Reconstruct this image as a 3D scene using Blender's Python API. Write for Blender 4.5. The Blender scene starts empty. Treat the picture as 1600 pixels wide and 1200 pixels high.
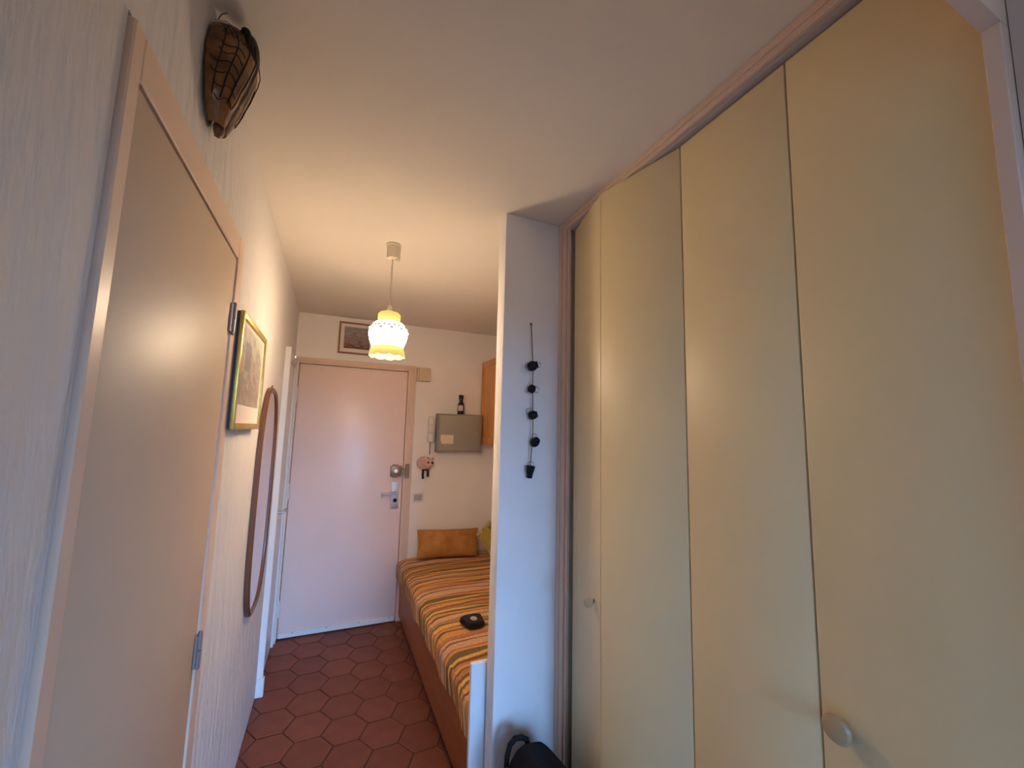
import bpy, bmesh, math, random
from mathutils import Vector, Matrix
from math import sin, cos, pi, radians
random.seed(7)
SC = bpy.context.scene
C = SC.collection

# ------------------------------------------------------------------ camera
XL, D, H = -0.293, 3.565, 2.442          # left wall, entrance wall, ceiling
YAW, PITCH, ROLL, FPX, CH = 0.412, 0.1146, 0.0248, 638.05, 1.547
fw = Vector((sin(YAW)*cos(PITCH), cos(YAW)*cos(PITCH), sin(PITCH)))
r0 = Vector((cos(YAW), -sin(YAW), 0)); u0 = r0.cross(fw)
rt = cos(ROLL)*r0 + sin(ROLL)*u0; up = -sin(ROLL)*r0 + cos(ROLL)*u0
cam = bpy.data.cameras.new('camera'); co = bpy.data.objects.new('camera', cam); C.objects.link(co)
M = Matrix((rt, up, -fw)).transposed().to_4x4(); M.translation = Vector((0, 0, CH)); co.matrix_world = M
cam.sensor_width = 36; cam.lens = FPX*36/1600; cam.clip_start = 0.01
SC.camera = co

# ------------------------------------------------------------------ light
SKY_STRENGTH, LAMP_GLOBE, LAMP_BULB, EXPOSURE = 17.5, 39.0, 13.0, 1.0
LAMP_COL = (1.0, 0.74, 0.49)
SC.view_settings.view_transform = 'Standard'; SC.view_settings.look = 'None'
SC.view_settings.gamma = 1; SC.view_settings.use_curve_mapping = False
SC.view_settings.exposure = EXPOSURE
w = bpy.data.worlds.new('sky'); SC.world = w; w.use_nodes = True
n = w.node_tree.nodes; l = w.node_tree.links
bg = n['Background']; tc = n.new('ShaderNodeTexCoord'); sp = n.new('ShaderNodeSeparateXYZ'); cr = n.new('ShaderNodeValToRGB')
l.new(tc.outputs['Generated'], sp.inputs[0]); l.new(sp.outputs['Z'], cr.inputs[0]); l.new(cr.outputs[0], bg.inputs[0])
cr.color_ramp.elements[0].position = 0.0; cr.color_ramp.elements[0].color = (0.035, 0.036, 0.034, 1)
cr.color_ramp.elements[1].position = 0.03; cr.color_ramp.elements[1].color = (0.25, 0.52, 1.0, 1)
e = cr.color_ramp.elements.new(0.6); e.color = (0.18, 0.42, 0.95, 1)
bg.inputs[1].default_value = SKY_STRENGTH
WX0, WX1, WZ0, WZ1, WY = 0.10, 2.30, 0.12, 2.15, -3.0       # the french window behind the camera
pl = bpy.data.lights.new('window_portal', 'AREA'); pl.shape = 'RECTANGLE'; pl.size = WX1-WX0; pl.size_y = WZ1-WZ0
pl.cycles.is_portal = True
po = bpy.data.objects.new('window_portal', pl); C.objects.link(po)
po.location = ((WX0+WX1)/2, WY-0.06, (WZ0+WZ1)/2); po.rotation_euler = (radians(90), 0, radians(0))
po.rotation_euler = Vector((0, 1, 0)).to_track_quat('-Z', 'Z').to_euler()

# ------------------------------------------------------------------ helpers
def mat(name, col, rough=0.6, spec=0.5, metal=0.0, var=0.0, vscale=6.0, vmap=(1, 1, 1), bump=0.0, bscale=60.0, bmap=(1, 1, 1),
        bdist=0.002, detail=3, col2=None, coat=0.0, emit=None, estr=0.0, rnd=0.0):
    m = bpy.data.materials.new(name); m.use_nodes = True
    nt = m.node_tree; b = nt.nodes['Principled BSDF']; L = nt.links
    b.inputs['Base Color'].default_value = (*col, 1); b.inputs['Roughness'].default_value = rough
    b.inputs['Metallic'].default_value = metal; b.inputs['Specular IOR Level'].default_value = spec
    b.inputs['Coat Weight'].default_value = coat
    if emit: b.inputs['Emission Color'].default_value = (*emit, 1); b.inputs['Emission Strength'].default_value = estr
    tex = nt.nodes.new('ShaderNodeTexCoord')
    def noise(scale, mp, det=3):
        mpn = nt.nodes.new('ShaderNodeMapping'); mpn.inputs['Scale'].default_value = mp
        L.new(tex.outputs['Object'], mpn.inputs[0])
        nz = nt.nodes.new('ShaderNodeTexNoise'); nz.inputs['Scale'].default_value = scale; nz.inputs['Detail'].default_value = det
        L.new(mpn.outputs[0], nz.inputs['Vector']); return nz
    if var or col2:
        nz = noise(vscale, vmap, 4); rp = nt.nodes.new('ShaderNodeValToRGB'); L.new(nz.outputs['Fac'], rp.inputs[0])
        c2 = col2 if col2 else tuple(min(1, c*(1+var)) for c in col); c1 = col if col2 else tuple(c*(1-var) for c in col)
        rp.color_ramp.elements[0].position = 0.32; rp.color_ramp.elements[0].color = (*c1, 1)
        rp.color_ramp.elements[1].position = 0.68; rp.color_ramp.elements[1].color = (*c2, 1)
        out = rp.outputs[0]
        if rnd:
            oi = nt.nodes.new('ShaderNodeObjectInfo'); hs = nt.nodes.new('ShaderNodeHueSaturation'); mr = nt.nodes.new('ShaderNodeMapRange')
            mr.inputs['To Min'].default_value = 1-rnd; mr.inputs['To Max'].default_value = 1+rnd
            L.new(oi.outputs['Random'], mr.inputs[0]); L.new(mr.outputs[0], hs.inputs['Value']); L.new(out, hs.inputs['Color']); out = hs.outputs[0]
        L.new(out, b.inputs['Base Color'])
    if bump:
        nz = noise(bscale, bmap, detail); bp = nt.nodes.new('ShaderNodeBump')
        bp.inputs['Strength'].default_value = bump; bp.inputs['Distance'].default_value = bdist
        L.new(nz.outputs['Fac'], bp.inputs['Height']); L.new(bp.outputs[0], b.inputs['Normal'])
    return m

def smooth(me, ang=35):
    bm = bmesh.new(); bm.from_mesh(me)
    for f in bm.faces: f.smooth = True
    a = radians(ang)
    for ed in bm.edges:
        ed.smooth = not (len(ed.link_faces) != 2 or ed.calc_face_angle(0) > a)
    bm.to_mesh(me); bm.free()

def wloc(o):
    v = Vector((0, 0, 0))
    while o: v += o.location; o = o.parent
    return v
def obj(name, bm, m, parent=None, label=None, loc=None, recalc=True):
    """links bm (world coordinates) as ONE mesh object; its origin is the parent's, or loc."""
    if recalc: bmesh.ops.recalc_face_normals(bm, faces=bm.faces)
    me = bpy.data.meshes.new(name)
    org = wloc(parent) if parent else Vector(loc if loc else (0, 0, 0))
    if org.length: bmesh.ops.translate(bm, verts=bm.verts, vec=-org)
    bm.to_mesh(me); bm.free(); smooth(me)
    if m: me.materials.append(m)
    o = bpy.data.objects.new(name, me); C.objects.link(o)
    if parent: o.parent = parent
    else: o.location = org
    if label: o['label'] = label
    return o
def tag(o, label, cat, group=None):
    o['label'] = label; o['category'] = cat
    if group: o['group'] = group
    return o
def thing(name, label, cat, loc=(0, 0, 0), group=None):
    o = bpy.data.objects.new(name, None); C.objects.link(o); o.location = loc; o.empty_display_size = 0.05
    return tag(o, label, cat, group)
def struct(o, label=None):
    o['kind'] = 'structure'
    if label: o['label'] = label
    return o
def structE(name, label, loc=(0, 0, 0)):
    o = bpy.data.objects.new(name, None); C.objects.link(o); o.location = loc; o.empty_display_size = 0.05
    return struct(o, label)

def B(): return bmesh.new()
def box(bm, x0, x1, y0, y1, z0, z1, bev=0.0, seg=1, mtx=None):
    r = bmesh.ops.create_cube(bm, size=1.0); vs = r['verts']
    for v in vs: v.co = Vector((x0+(v.co.x+.5)*(x1-x0), y0+(v.co.y+.5)*(y1-y0), z0+(v.co.z+.5)*(z1-z0)))
    if bev:
        es = list({e for v in vs for e in v.link_edges})
        rr = bmesh.ops.bevel(bm, geom=es, offset=bev, segments=seg, profile=0.5, affect='EDGES')
        vs = rr['verts']
    if mtx: bmesh.ops.transform(bm, matrix=mtx, verts=list({v for v in vs}))
    return bm
def bx(*a, **k): return box(B(), *a, **k)
def lathe(bm, prof, segs=24, mtx=None, mod=None):
    """prof: list of (r, z) around the z axis."""
    rings = []
    for i, (r, z) in enumerate(prof):
        ring = []
        for k in range(segs):
            a = 2*pi*k/segs; rr, zz = (mod(i, a, r, z) if mod else (r, z))
            ring.append(bm.verts.new((rr*cos(a), rr*sin(a), zz)))
        rings.append(ring)
    for i in range(len(rings)-1):
        for k in range(segs):
            k2 = (k+1) % segs
            bm.faces.new((rings[i][k], rings[i][k2], rings[i+1][k2], rings[i+1][k]))
    for ring, r in ((rings[0], prof[0][0]), (rings[-1], prof[-1][0])):
        if r > 1e-5: pass
    vs = [v for rg in rings for v in rg]
    if mtx: bmesh.ops.transform(bm, matrix=mtx, verts=vs)
    return rings
def lathe_solid(bm, prof, segs=24, mtx=None):
    rg = lathe(bm, prof, segs, mtx)
    bm.faces.new(rg[0][::-1]); bm.faces.new(rg[-1]); return bm
def tube(bm, pts, r, segs=8, taper=None):
    pts = [Vector(p) for p in pts]; rings = []
    prev = None
    for i, p in enumerate(pts):
        t = (pts[min(i+1, len(pts)-1)]-pts[max(i-1, 0)]).normalized()
        a = prev if prev is not None else (Vector((0, 0, 1)) if abs(t.z) < .9 else Vector((1, 0, 0)))
        s = (a - t*a.dot(t)).normalized(); prev = s; q = t.cross(s)
        rr = r if not taper else r*taper[i]
        rings.append([bm.verts.new(p+rr*(cos(2*pi*k/segs)*s+sin(2*pi*k/segs)*q)) for k in range(segs)])
    for i in range(len(rings)-1):
        for k in range(segs):
            k2 = (k+1) % segs; bm.faces.new((rings[i][k], rings[i][k2], rings[i+1][k2], rings[i+1][k]))
    bm.faces.new(rings[0][::-1]); bm.faces.new(rings[-1])
    return bm
def cyl(bm, p0, p1, r, segs=16): return tube(bm, [p0, p1], r, segs)
def ellip(bm, c, rx, ry, rz, su=20, sv=12):
    r = bmesh.ops.create_uvsphere(bm, u_segments=su, v_segments=sv, radius=1.0)
    for v in r['verts']: v.co = Vector((c[0]+v.co.x*rx, c[1]+v.co.y*ry, c[2]+v.co.z*rz))
    return bm
def prism(bm, poly, f0, f1):
    """poly: list of 2d points; f0/f1 map a 2d point to the two end faces."""
    a = [bm.verts.new(f0(p)) for p in poly]; b = [bm.verts.new(f1(p)) for p in poly]
    bm.faces.new(a[::-1]); bm.faces.new(b)
    for i in range(len(poly)):
        j = (i+1) % len(poly); bm.faces.new((a[i], a[j], b[j], b[i]))
    return bm

# ------------------------------------------------------------------ materials
M_ = {}
M_['wall_left'] = mat('rough_cream_paint', (0.68, 0.65, 0.635), 0.75, 0.25, var=0.03, vscale=3, bump=0.75, bscale=30, bmap=(1, 1, 0.22), bdist=0.011, detail=5)
M_['wall'] = mat('white_wall_paint', (0.88, 0.82, 0.77), 0.75, 0.25, var=0.02, vscale=4, bump=0.25, bscale=90, bdist=0.002, detail=4)
M_['rear'] = mat('warm_beige_wall_paint', (0.50, 0.39, 0.28), 0.8, 0.2, var=0.02)
M_['column'] = mat('white_partition_paint', (0.84, 0.81, 0.79), 0.7, 0.25, var=0.02, vscale=5, bump=0.4, bscale=70, bdist=0.002, detail=4)
M_['ceiling'] = mat('ceiling_paint', (0.78, 0.71, 0.62), 0.85, 0.15, var=0.015, vscale=2, bump=0.15, bscale=40, bdist=0.002)
M_['trim'] = mat('pink_beige_gloss_trim', (0.72, 0.53, 0.41), 0.38, 0.45, var=0.02, vscale=6, bump=0.08, bscale=40)
M_['door_paint'] = mat('beige_gloss_door_paint', (0.57, 0.43, 0.315), 0.46, 0.5, var=0.02, vscale=3, bump=0.14, bscale=260, bdist=0.0012, detail=1)
M_['entry_paint'] = mat('pale_pink_satin_door_paint', (0.84, 0.65, 0.59), 0.30, 0.45, var=0.02, vscale=2, bump=0.05, bscale=5, bdist=0.004)
M_['white_gloss'] = mat('white_gloss_paint', (0.72, 0.70, 0.68), 0.35, 0.45)
M_['panel'] = mat('olive_cream_panel', (0.80, 0.65, 0.375), 0.42, 0.4, var=0.03, vscale=2.2, bump=0.10, bscale=450, bdist=0.0006, detail=2)
M_['dark'] = mat('dark_gap', (0.02, 0.018, 0.015), 0.8)  # near-black colour stands in for shade in the wardrobe and under the bed
M_['alu'] = mat('aluminium', (0.62, 0.62, 0.60), 0.35, metal=1.0)
M_['chrome'] = mat('satin_steel', (0.56, 0.55, 0.57), 0.5, metal=0.7)
M_['hinge'] = mat('dull_grey_hinge', (0.30, 0.26, 0.25), 0.45, metal=0.5)
M_['brass'] = mat('dull_brass', (0.28, 0.20, 0.12), 0.4, metal=0.85)
M_['bolt'] = mat('bright_metal', (0.85, 0.82, 0.74), 0.25, metal=1.0)
M_['tile'] = mat('terracotta_tile', (0.160, 0.048, 0.028), 0.50, 0.3, col2=(0.200, 0.064, 0.038), vscale=9, bump=0.2, bscale=35, bdist=0.002, rnd=0.08)
M_['grout'] = mat('dark_grout', (0.060, 0.028, 0.020), 0.85, 0.2, var=0.1, vscale=30)
M_['gold'] = mat('gilded_frame', (0.62, 0.47, 0.13), 0.35, metal=0.75, var=0.1, vscale=40)
M_['navy'] = mat('dark_backing', (0.03, 0.035, 0.05), 0.6)
M_['mirror'] = mat('mirror_glass', (0.86, 0.87, 0.88), 0.015, metal=1.0)
M_['mirror_wood'] = mat('reddish_brown_wood', (0.085, 0.032, 0.018), 0.35, 0.5, col2=(0.16, 0.062, 0.03), vscale=14, vmap=(1, 1, .15))
M_['pine'] = mat('orange_varnished_wood', (0.66, 0.27, 0.07), 0.35, 0.45, col2=(0.78, 0.36, 0.10), vscale=16, vmap=(1, 1, .12), bump=0.05, bscale=60, bmap=(1, 1, .1))
M_['bedwood'] = mat('red_brown_varnished_wood', (0.30, 0.088, 0.026), 0.48, 0.3, col2=(0.38, 0.122, 0.04), vscale=14, vmap=(1, .10, 1), bump=0.04, bscale=60, bmap=(1, .1, 1))
M_['frame_wood'] = mat('thin_brown_frame_wood', (0.26, 0.12, 0.055), 0.4, 0.5, var=0.15, vscale=30)
M_['mount'] = mat('picture_mount_card', (0.78, 0.68, 0.62), 0.8, 0.2)
M_['grey_box'] = mat('grey_enamel', (0.36, 0.33, 0.27), 0.45, 0.4, var=0.03)
M_['grey_edge'] = mat('grey_enamel_body', (0.30, 0.27, 0.235), 0.5, 0.4)
M_['sticker'] = mat('cream_sticker', (0.72, 0.62, 0.44), 0.6, 0.3)
M_['cream_plastic'] = mat('yellowed_cream_plastic', (0.66, 0.52, 0.34), 0.4, 0.4)
M_['white_plastic'] = mat('white_plastic', (0.74, 0.70, 0.66), 0.4, 0.4)
M_['grey_plastic'] = mat('grey_plastic', (0.42, 0.38, 0.36), 0.5, 0.4)
M_['black_glass'] = mat('black_glass', (0.012, 0.011, 0.011), 0.12, 0.6)
M_['pale_label'] = mat('pale_grey_label', (0.50, 0.46, 0.43), 0.5)
M_['black_iron'] = mat('black_glazed_pot', (0.007, 0.006, 0.010), 0.45, 0.25)
M_['wire'] = mat('grey_wire', (0.25, 0.23, 0.22), 0.4, metal=0.8)
M_['string'] = mat('brown_string', (0.22, 0.14, 0.09), 0.9, 0.1)
M_['pink'] = mat('dusty_pink_ceramic', (0.58, 0.33, 0.28), 0.45, 0.4, var=0.06, vscale=30)
M_['pink_light'] = mat('pale_pink_ceramic', (0.70, 0.46, 0.39), 0.45, 0.4)
M_['black_matte'] = mat('black_matte', (0.012, 0.011, 0.012), 0.6, 0.3)
M_['bag'] = mat('black_nylon', (0.006, 0.006, 0.010), 0.7, 0.12, bump=0.25, bscale=300, bdist=0.001)
M_['bag_trim'] = mat('faded_black_webbing', (0.012, 0.010, 0.012), 0.7, 0.15, bump=0.3, bscale=400)
M_['sheet'] = mat('white_mattress_ticking', (0.70, 0.66, 0.60), 0.9, 0.1)
M_['suede'] = mat('patchy_tan_suede', (0.36, 0.150, 0.035), 0.75, 0.2, col2=(0.56, 0.27, 0.085), vscale=9, bump=0.2, bscale=120)
M_['knob'] = mat('cream_wood_knob', (0.46, 0.34, 0.19), 0.32, 0.5)
M_['laminate'] = mat('white_laminate', (0.78, 0.76, 0.75), 0.4, 0.4)
M_['cic_dark'] = mat('black_brown_glaze', (0.008, 0.005, 0.005), 0.45, 0.25)
M_['beige_strap'] = mat('beige_strap', (0.62, 0.48, 0.22), 0.7, 0.2)
M_['rose'] = mat('ivory_plastic', (0.66, 0.58, 0.44), 0.4, 0.4)
M_['bed_cloth'] = None

def node_mat(name, rough=0.9, spec=0.15):
    m = bpy.data.materials.new(name); m.use_nodes = True
    b = m.node_tree.nodes['Principled BSDF']; b.inputs['Roughness'].default_value = rough; b.inputs['Specular IOR Level'].default_value = spec
    return m, m.node_tree.nodes, m.node_tree.links, b
def mnode(nt_nodes, L, op, a, b_=None):
    x = nt_nodes.new('ShaderNodeMath'); x.operation = op
    for i, v in enumerate((a, b_)):
        if v is None: continue
        if isinstance(v, (int, float)): x.inputs[i].default_value = v
        else: L.new(v, x.inputs[i])
    return x.outputs[0]

# bedspread: woven stripes across the bed
m, N, L, b = node_mat('striped_woven_bedspread', 0.92, 0.1)
tc = N.new('ShaderNodeTexCoord'); sx = N.new('ShaderNodeSeparateXYZ'); L.new(tc.outputs['UV'], sx.inputs[0])
nz = N.new('ShaderNodeTexNoise'); nz.inputs['Scale'].default_value = 5.0; nz.inputs['Detail'].default_value = 2; L.new(tc.outputs['UV'], nz.inputs['Vector'])
yy = mnode(N, L, 'ADD', sx.outputs['Y'], mnode(N, L, 'MULTIPLY', mnode(N, L, 'SUBTRACT', nz.outputs['Fac'], 0.5), 0.035))
fr = mnode(N, L, 'FRACT', mnode(N, L, 'DIVIDE', yy, 0.66))
rp = N.new('ShaderNodeValToRGB'); rp.color_ramp.interpolation = 'CONSTANT'; L.new(fr, rp.inputs[0])
olive, red, orange, beige, brown, tan, yel = (.13, .085, .035), (.34, .075, .03), (.46, .20, .045), (.42, .255, .145), (.16, .062, .022), (.30, .15, .055), (.48, .285, .075)
seq = [(olive, 3), (orange, 2), (red, 1.3), (beige, 4), (brown, 1), (beige, 2.4), (red, 1.2), (tan, 2), (orange, 3), (olive, 2), (orange, 2.4), (red, 1), (yel, 2.2), (brown, 1.2),
       (tan, 3), (beige, 2), (brown, 1), (orange, 2.6), (olive, 1.6), (yel, 2), (brown, 1.6), (tan, 2.4), (brown, 1), (orange, 2), (tan, 2), (brown, 1.4), (yel, 1.5)]
tot = sum(s for _, s in seq); pos = 0.0
els = rp.color_ramp.elements
els.remove(els[1])
for i, (c_, s_) in enumerate(seq):
    e = els[0] if i == 0 else els.new(pos/tot)
    e.position = pos/tot; e.color = (*c_, 1); pos += s_
n2 = N.new('ShaderNodeTexNoise'); n2.inputs['Scale'].default_value = 90; n2.inputs['Detail'].default_value = 2; L.new(tc.outputs['UV'], n2.inputs['Vector'])
hs = N.new('ShaderNodeHueSaturation'); L.new(rp.outputs[0], hs.inputs['Color'])
L.new(mnode(N, L, 'ADD', mnode(N, L, 'MULTIPLY', n2.outputs['Fac'], 1.2), 0.78), hs.inputs['Value'])
hs.inputs['Saturation'].default_value = .92; L.new(hs.outputs[0], b.inputs['Base Color'])
bp = N.new('ShaderNodeBump'); bp.inputs['Strength'].default_value = 0.5; bp.inputs['Distance'].default_value = 0.004
L.new(n2.outputs['Fac'], bp.inputs['Height']); L.new(bp.outputs[0], b.inputs['Normal'])
M_['bed_cloth'] = m

# patterned yellow-green cushion cloth: a brown print inside a pale border
m, N, L, b = node_mat('yellow_green_printed_cotton')
tc = N.new('ShaderNodeTexCoord'); vo = N.new('ShaderNodeTexVoronoi'); vo.inputs['Scale'].default_value = 7; L.new(tc.outputs['UV'], vo.inputs['Vector'])
rp = N.new('ShaderNodeValToRGB'); L.new(vo.outputs['Distance'], rp.inputs[0])
rp.color_ramp.elements[0].position = .22; rp.color_ramp.elements[0].color = (.16, .09, .015, 1)
rp.color_ramp.elements[1].position = .42; rp.color_ramp.elements[1].color = (.38, .27, .05, 1)
sx = N.new('ShaderNodeSeparateXYZ'); L.new(tc.outputs['UV'], sx.inputs[0])
ax = mnode(N, L, 'ABSOLUTE', mnode(N, L, 'SUBTRACT', sx.outputs['X'], .5)); ay = mnode(N, L, 'ABSOLUTE', mnode(N, L, 'SUBTRACT', sx.outputs['Y'], .5))
edge = mnode(N, L, 'GREATER_THAN', mnode(N, L, 'MAXIMUM', ax, ay), .36)
mx = N.new('ShaderNodeMix'); mx.data_type = 'RGBA'; L.new(edge, mx.inputs['Factor']); L.new(rp.outputs[0], mx.inputs['A']); 
r2 = N.new('ShaderNodeValToRGB'); L.new(vo.outputs['Distance'], r2.inputs[0])
r2.color_ramp.elements[0].position = .18; r2.color_ramp.elements[0].color = (.18, .10, .03, 1)
r2.color_ramp.elements[1].position = .26; r2.color_ramp.elements[1].color = (.52, .42, .22, 1)
L.new(r2.outputs[0], mx.inputs['B']); L.new(mx.outputs['Result'], b.inputs['Base Color'])
M_['cushion_print'] = m

# grey landscape drawing (left wall) and brown-grey harbour print (over the entrance door)
def picture_mat(name, cols, scale, stretch, mask=None):
    m, N, L, b = node_mat(name, 0.5, 0.3)
    tc = N.new('ShaderNodeTexCoord'); mp = N.new('ShaderNodeMapping'); mp.inputs['Scale'].default_value = stretch
    L.new(tc.outputs['UV'], mp.inputs[0]); nz = N.new('ShaderNodeTexNoise'); nz.inputs['Scale'].default_value = scale; nz.inputs['Detail'].default_value = 6
    L.new(mp.outputs[0], nz.inputs['Vector']); sx = N.new('ShaderNodeSeparateXYZ'); L.new(tc.outputs['UV'], sx.inputs[0])
    f = mnode(N, L, 'ADD', mnode(N, L, 'MULTIPLY', sx.outputs['Y'], 0.8), mnode(N, L, 'MULTIPLY', mnode(N, L, 'SUBTRACT', nz.outputs['Fac'], .5), 1.1))
    rp = N.new('ShaderNodeValToRGB'); L.new(f, rp.inputs[0]); els = rp.color_ramp.elements; els.remove(els[1])
    for i, (p_, c_) in enumerate(cols):
        e = els[0] if i == 0 else els.new(p_)
        e.position = p_; e.color = (*c_, 1)
    out = rp.outputs[0]
    if mask:                       # a darker upright shape (a tower) in the drawing
        x0, x1, y0, y1, c_ = mask
        a1 = mnode(N, L, 'MULTIPLY', mnode(N, L, 'GREATER_THAN', sx.outputs['X'], x0), mnode(N, L, 'LESS_THAN', sx.outputs['X'], x1))
        a2 = mnode(N, L, 'MULTIPLY', mnode(N, L, 'GREATER_THAN', sx.outputs['Y'], y0), mnode(N, L, 'LESS_THAN', sx.outputs['Y'], y1))
        mx = N.new('ShaderNodeMix'); mx.data_type = 'RGBA'; L.new(mnode(N, L, 'MULTIPLY', mnode(N, L, 'MULTIPLY', a1, a2), .8), mx.inputs['Factor'])
        L.new(out, mx.inputs['A']); mx.inputs['B'].default_value = (*c_, 1); out = mx.outputs['Result']
    L.new(out, b.inputs['Base Color']); return m
M_['drawing'] = picture_mat('grey_landscape_drawing', [(0, (.40, .32, .27)), (.2, (.30, .25, .22)), (.38, (.47, .40, .34)), (.52, (.33, .28, .25)), (.66, (.50, .46, .38)), (.85, (.58, .55, .46))], 6, (1, 1, 1),
                            mask=(.14, .40, .45, .82, (.25, .23, .22)))
M_['harbour'] = picture_mat('brown_grey_harbour_print', [(0, (.10, .045, .03)), (.14, (.22, .12, .10)), (.3, (.33, .22, .20)), (.42, (.20, .14, .13)), (.55, (.36, .29, .29)), (.68, (.24, .19, .21)), (.8, (.33, .29, .33))], 4, (1, 2.6, 1))

# ------------------------------------------------------------------ structure
fl = struct(obj('floor', bx(XL-.1, 3.1, WY-.1, D+.1, -.10, -.004), M_['grout']))
struct(obj('ceiling', bx(XL-.1, 3.1, WY-.1, D+.1, H, H+.1), M_['ceiling']))
# left wall: backing plus a face layer with two door openings
D2, D3 = (0.672, 1.462, 2.108), (2.876, 3.512, 2.040)
bm = B(); box(bm, XL-.12, XL-.06, WY, D, 0, H)
ys = [WY, D2[0], D2[1], D3[0], D3[1], D]
for i in (0, 2, 4): box(bm, XL-.06, XL, ys[i], ys[i+1], 0, H)
box(bm, XL-.06, XL, D2[0], D2[1], D2[2], H); box(bm, XL-.06, XL, D3[0], D3[1], D3[2], H)
struct(obj('wall_left', bm, M_['wall_left']))
E0, E1, EZ = -0.290, 0.645, 2.085                      # entrance door opening with its casing
bm = B(); box(bm, XL, 1.55, D+.06, D+.12, 0, H)
box(bm, E1, 1.55, D, D+.06, 0, H); box(bm, XL, E1, D, D+.06, EZ, H)
struct(obj('wall_back', bm, M_['wall']))
struct(obj('wall_right', bx(1.432, 1.55, .21, D, 0, H), M_['wall']))
CX, CY0, CY1 = 0.602, 1.477, 1.550
struct(obj('wall_partition', bx(CX, 1.431, CY0, CY1, 0, H, bev=.004, seg=2), M_['column']), 'narrow white wall end between the wardrobe and the bed alcove')
struct(obj('wall_side', bx(.868, 3.05, .050, .2015, 0, H), M_['trim']))
bm = B()                                               # rear wall with the window opening
box(bm, XL, WX0, WY-.1, WY, 0, H); box(bm, WX1, 3.0, WY-.1, WY, 0, H); box(bm, WX0, WX1, WY-.1, WY, WZ1, H); box(bm, WX0, WX1, WY-.1, WY, 0, WZ0)
struct(obj('wall_rear', bm, M_['rear']))
struct(obj('wall_rear_right', bx(3.0, 3.1, WY, .2, 0, H), M_['rear']))
wn = structE('window_1', 'french window of the room behind', ((WX0+WX1)/2, WY, WZ0))
bm = B()
for a, b2, c, d in ((WX0, WX0+.05, WZ0, WZ1), (WX1-.05, WX1, WZ0, WZ1), (WX0, WX1, WZ0, WZ0+.05), (WX0, WX1, WZ1-.05, WZ1), (1.175, 1.225, WZ0, WZ1)):
    box(bm, a, b2, WY-.05, WY-.01, c, d)
obj('window_frame', bm, M_['white_gloss'], wn)

# cased opening the camera looks through: head and right jamb
tr = structE('trim_1', 'pinkish cased opening beside the last wardrobe panel', (.845, .21, 0))
obj('jamb', bx(.843, .90, .2025, .2225, 0, 2.153, bev=.0015), M_['trim'], tr)
obj('jamb', bx(XL+.0005, -.150, .2025, .2225, 0, 2.153, bev=.0015), M_['trim'], tr)  # unseen left jamb, added to keep daylight off the near left wall
obj('head_board', bx(XL, .90, .2025, .2225, 2.153, H), M_['trim'], tr)

# ------------------------------------------------------------------ floor tiles (hexagons, each its own piece)
S = 0.1155
def clip(poly, ax, v, keep_less):
    out = []
    for i in range(len(poly)):
        p, q = poly[i], poly[(i+1) % len(poly)]
        ip = (p[ax] <= v) == keep_less; iq = (q[ax] <= v) == keep_less
        if ip: out.append(p)
        if ip != iq:
            t = (v-p[ax])/(q[ax]-p[ax]); out.append((p[0]+t*(q[0]-p[0]), p[1]+t*(q[1]-p[1])))
    return out
ROT = radians(2)
def tile_mesh(poly, name='floor_tile'):
    bm = B(); cx = sum(p[0] for p in poly)/len(poly); cy = sum(p[1] for p in poly)/len(poly)
    def ring(g, z):
        o = []
        for p in poly:
            d_ = Vector((p[0]-cx, p[1]-cy)); ln = d_.length or 1
            o.append(bm.verts.new((p[0]-d_.x/ln*min(g, ln*.8), p[1]-d_.y/ln*min(g, ln*.8), z)))
        return o
    r = [ring(.0035, -.006), ring(.0035, -.0022), ring(.0075, 0.0)]
    for i in range(2):
        for k in range(len(poly)):
            k2 = (k+1) % len(poly); bm.faces.new((r[i][k], r[i][k2], r[i+1][k2], r[i+1][k]))
    bm.faces.new(r[2]); bmesh.ops.recalc_face_normals(bm, faces=bm.faces)
    me = bpy.data.meshes.new(name); bm.to_mesh(me); bm.free(); me.materials.append(M_['tile']); return me
hexa = [(S*cos(k*pi/3+ROT), S*sin(k*pi/3+ROT)) for k in range(6)]
full = tile_mesh(hexa)
e1 = Vector((1.5*S, S*math.sqrt(3)/2)); e2 = Vector((0, S*math.sqrt(3)))
Rm = Matrix.Rotation(ROT, 2); e1 = Rm @ e1; e2 = Rm @ e2
org = Vector((.172, 2.433))
for i in range(-12, 12):
    for j in range(-24, 24):
        c = org+i*e1+j*e2
        if not (XL-S < c.x < .90+S and .3-S < c.y < D+S): continue
        poly = [(c.x+p[0], c.y+p[1]) for p in hexa]
        inside = all(XL+.001 < p[0] < .899 and .301 < p[1] < D-.001 for p in poly)
        if inside: me = full
        else:
            q = clip(poly, 0, XL+.001, False)
            for ax, v, kl in ((0, .90, True), (1, .30, False), (1, D-.001, True)):
                if len(q) > 2: q = clip(q, ax, v, kl)
            if len(q) < 3: continue
            ar = abs(sum(q[k][0]*q[(k+1) % len(q)][1]-q[(k+1) % len(q)][0]*q[k][1] for k in range(len(q))))/2
            if ar < .0008: continue
            me = tile_mesh([(p[0]-c.x, p[1]-c.y) for p in q])
        t = bpy.data.objects.new('floor_tile', me); C.objects.link(t); t.parent = fl
        t.location = (c.x, c.y, random.uniform(-.0008, .0006)); t.rotation_euler = (random.uniform(-.003, .003), random.uniform(-.003, .003), 0)

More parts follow.
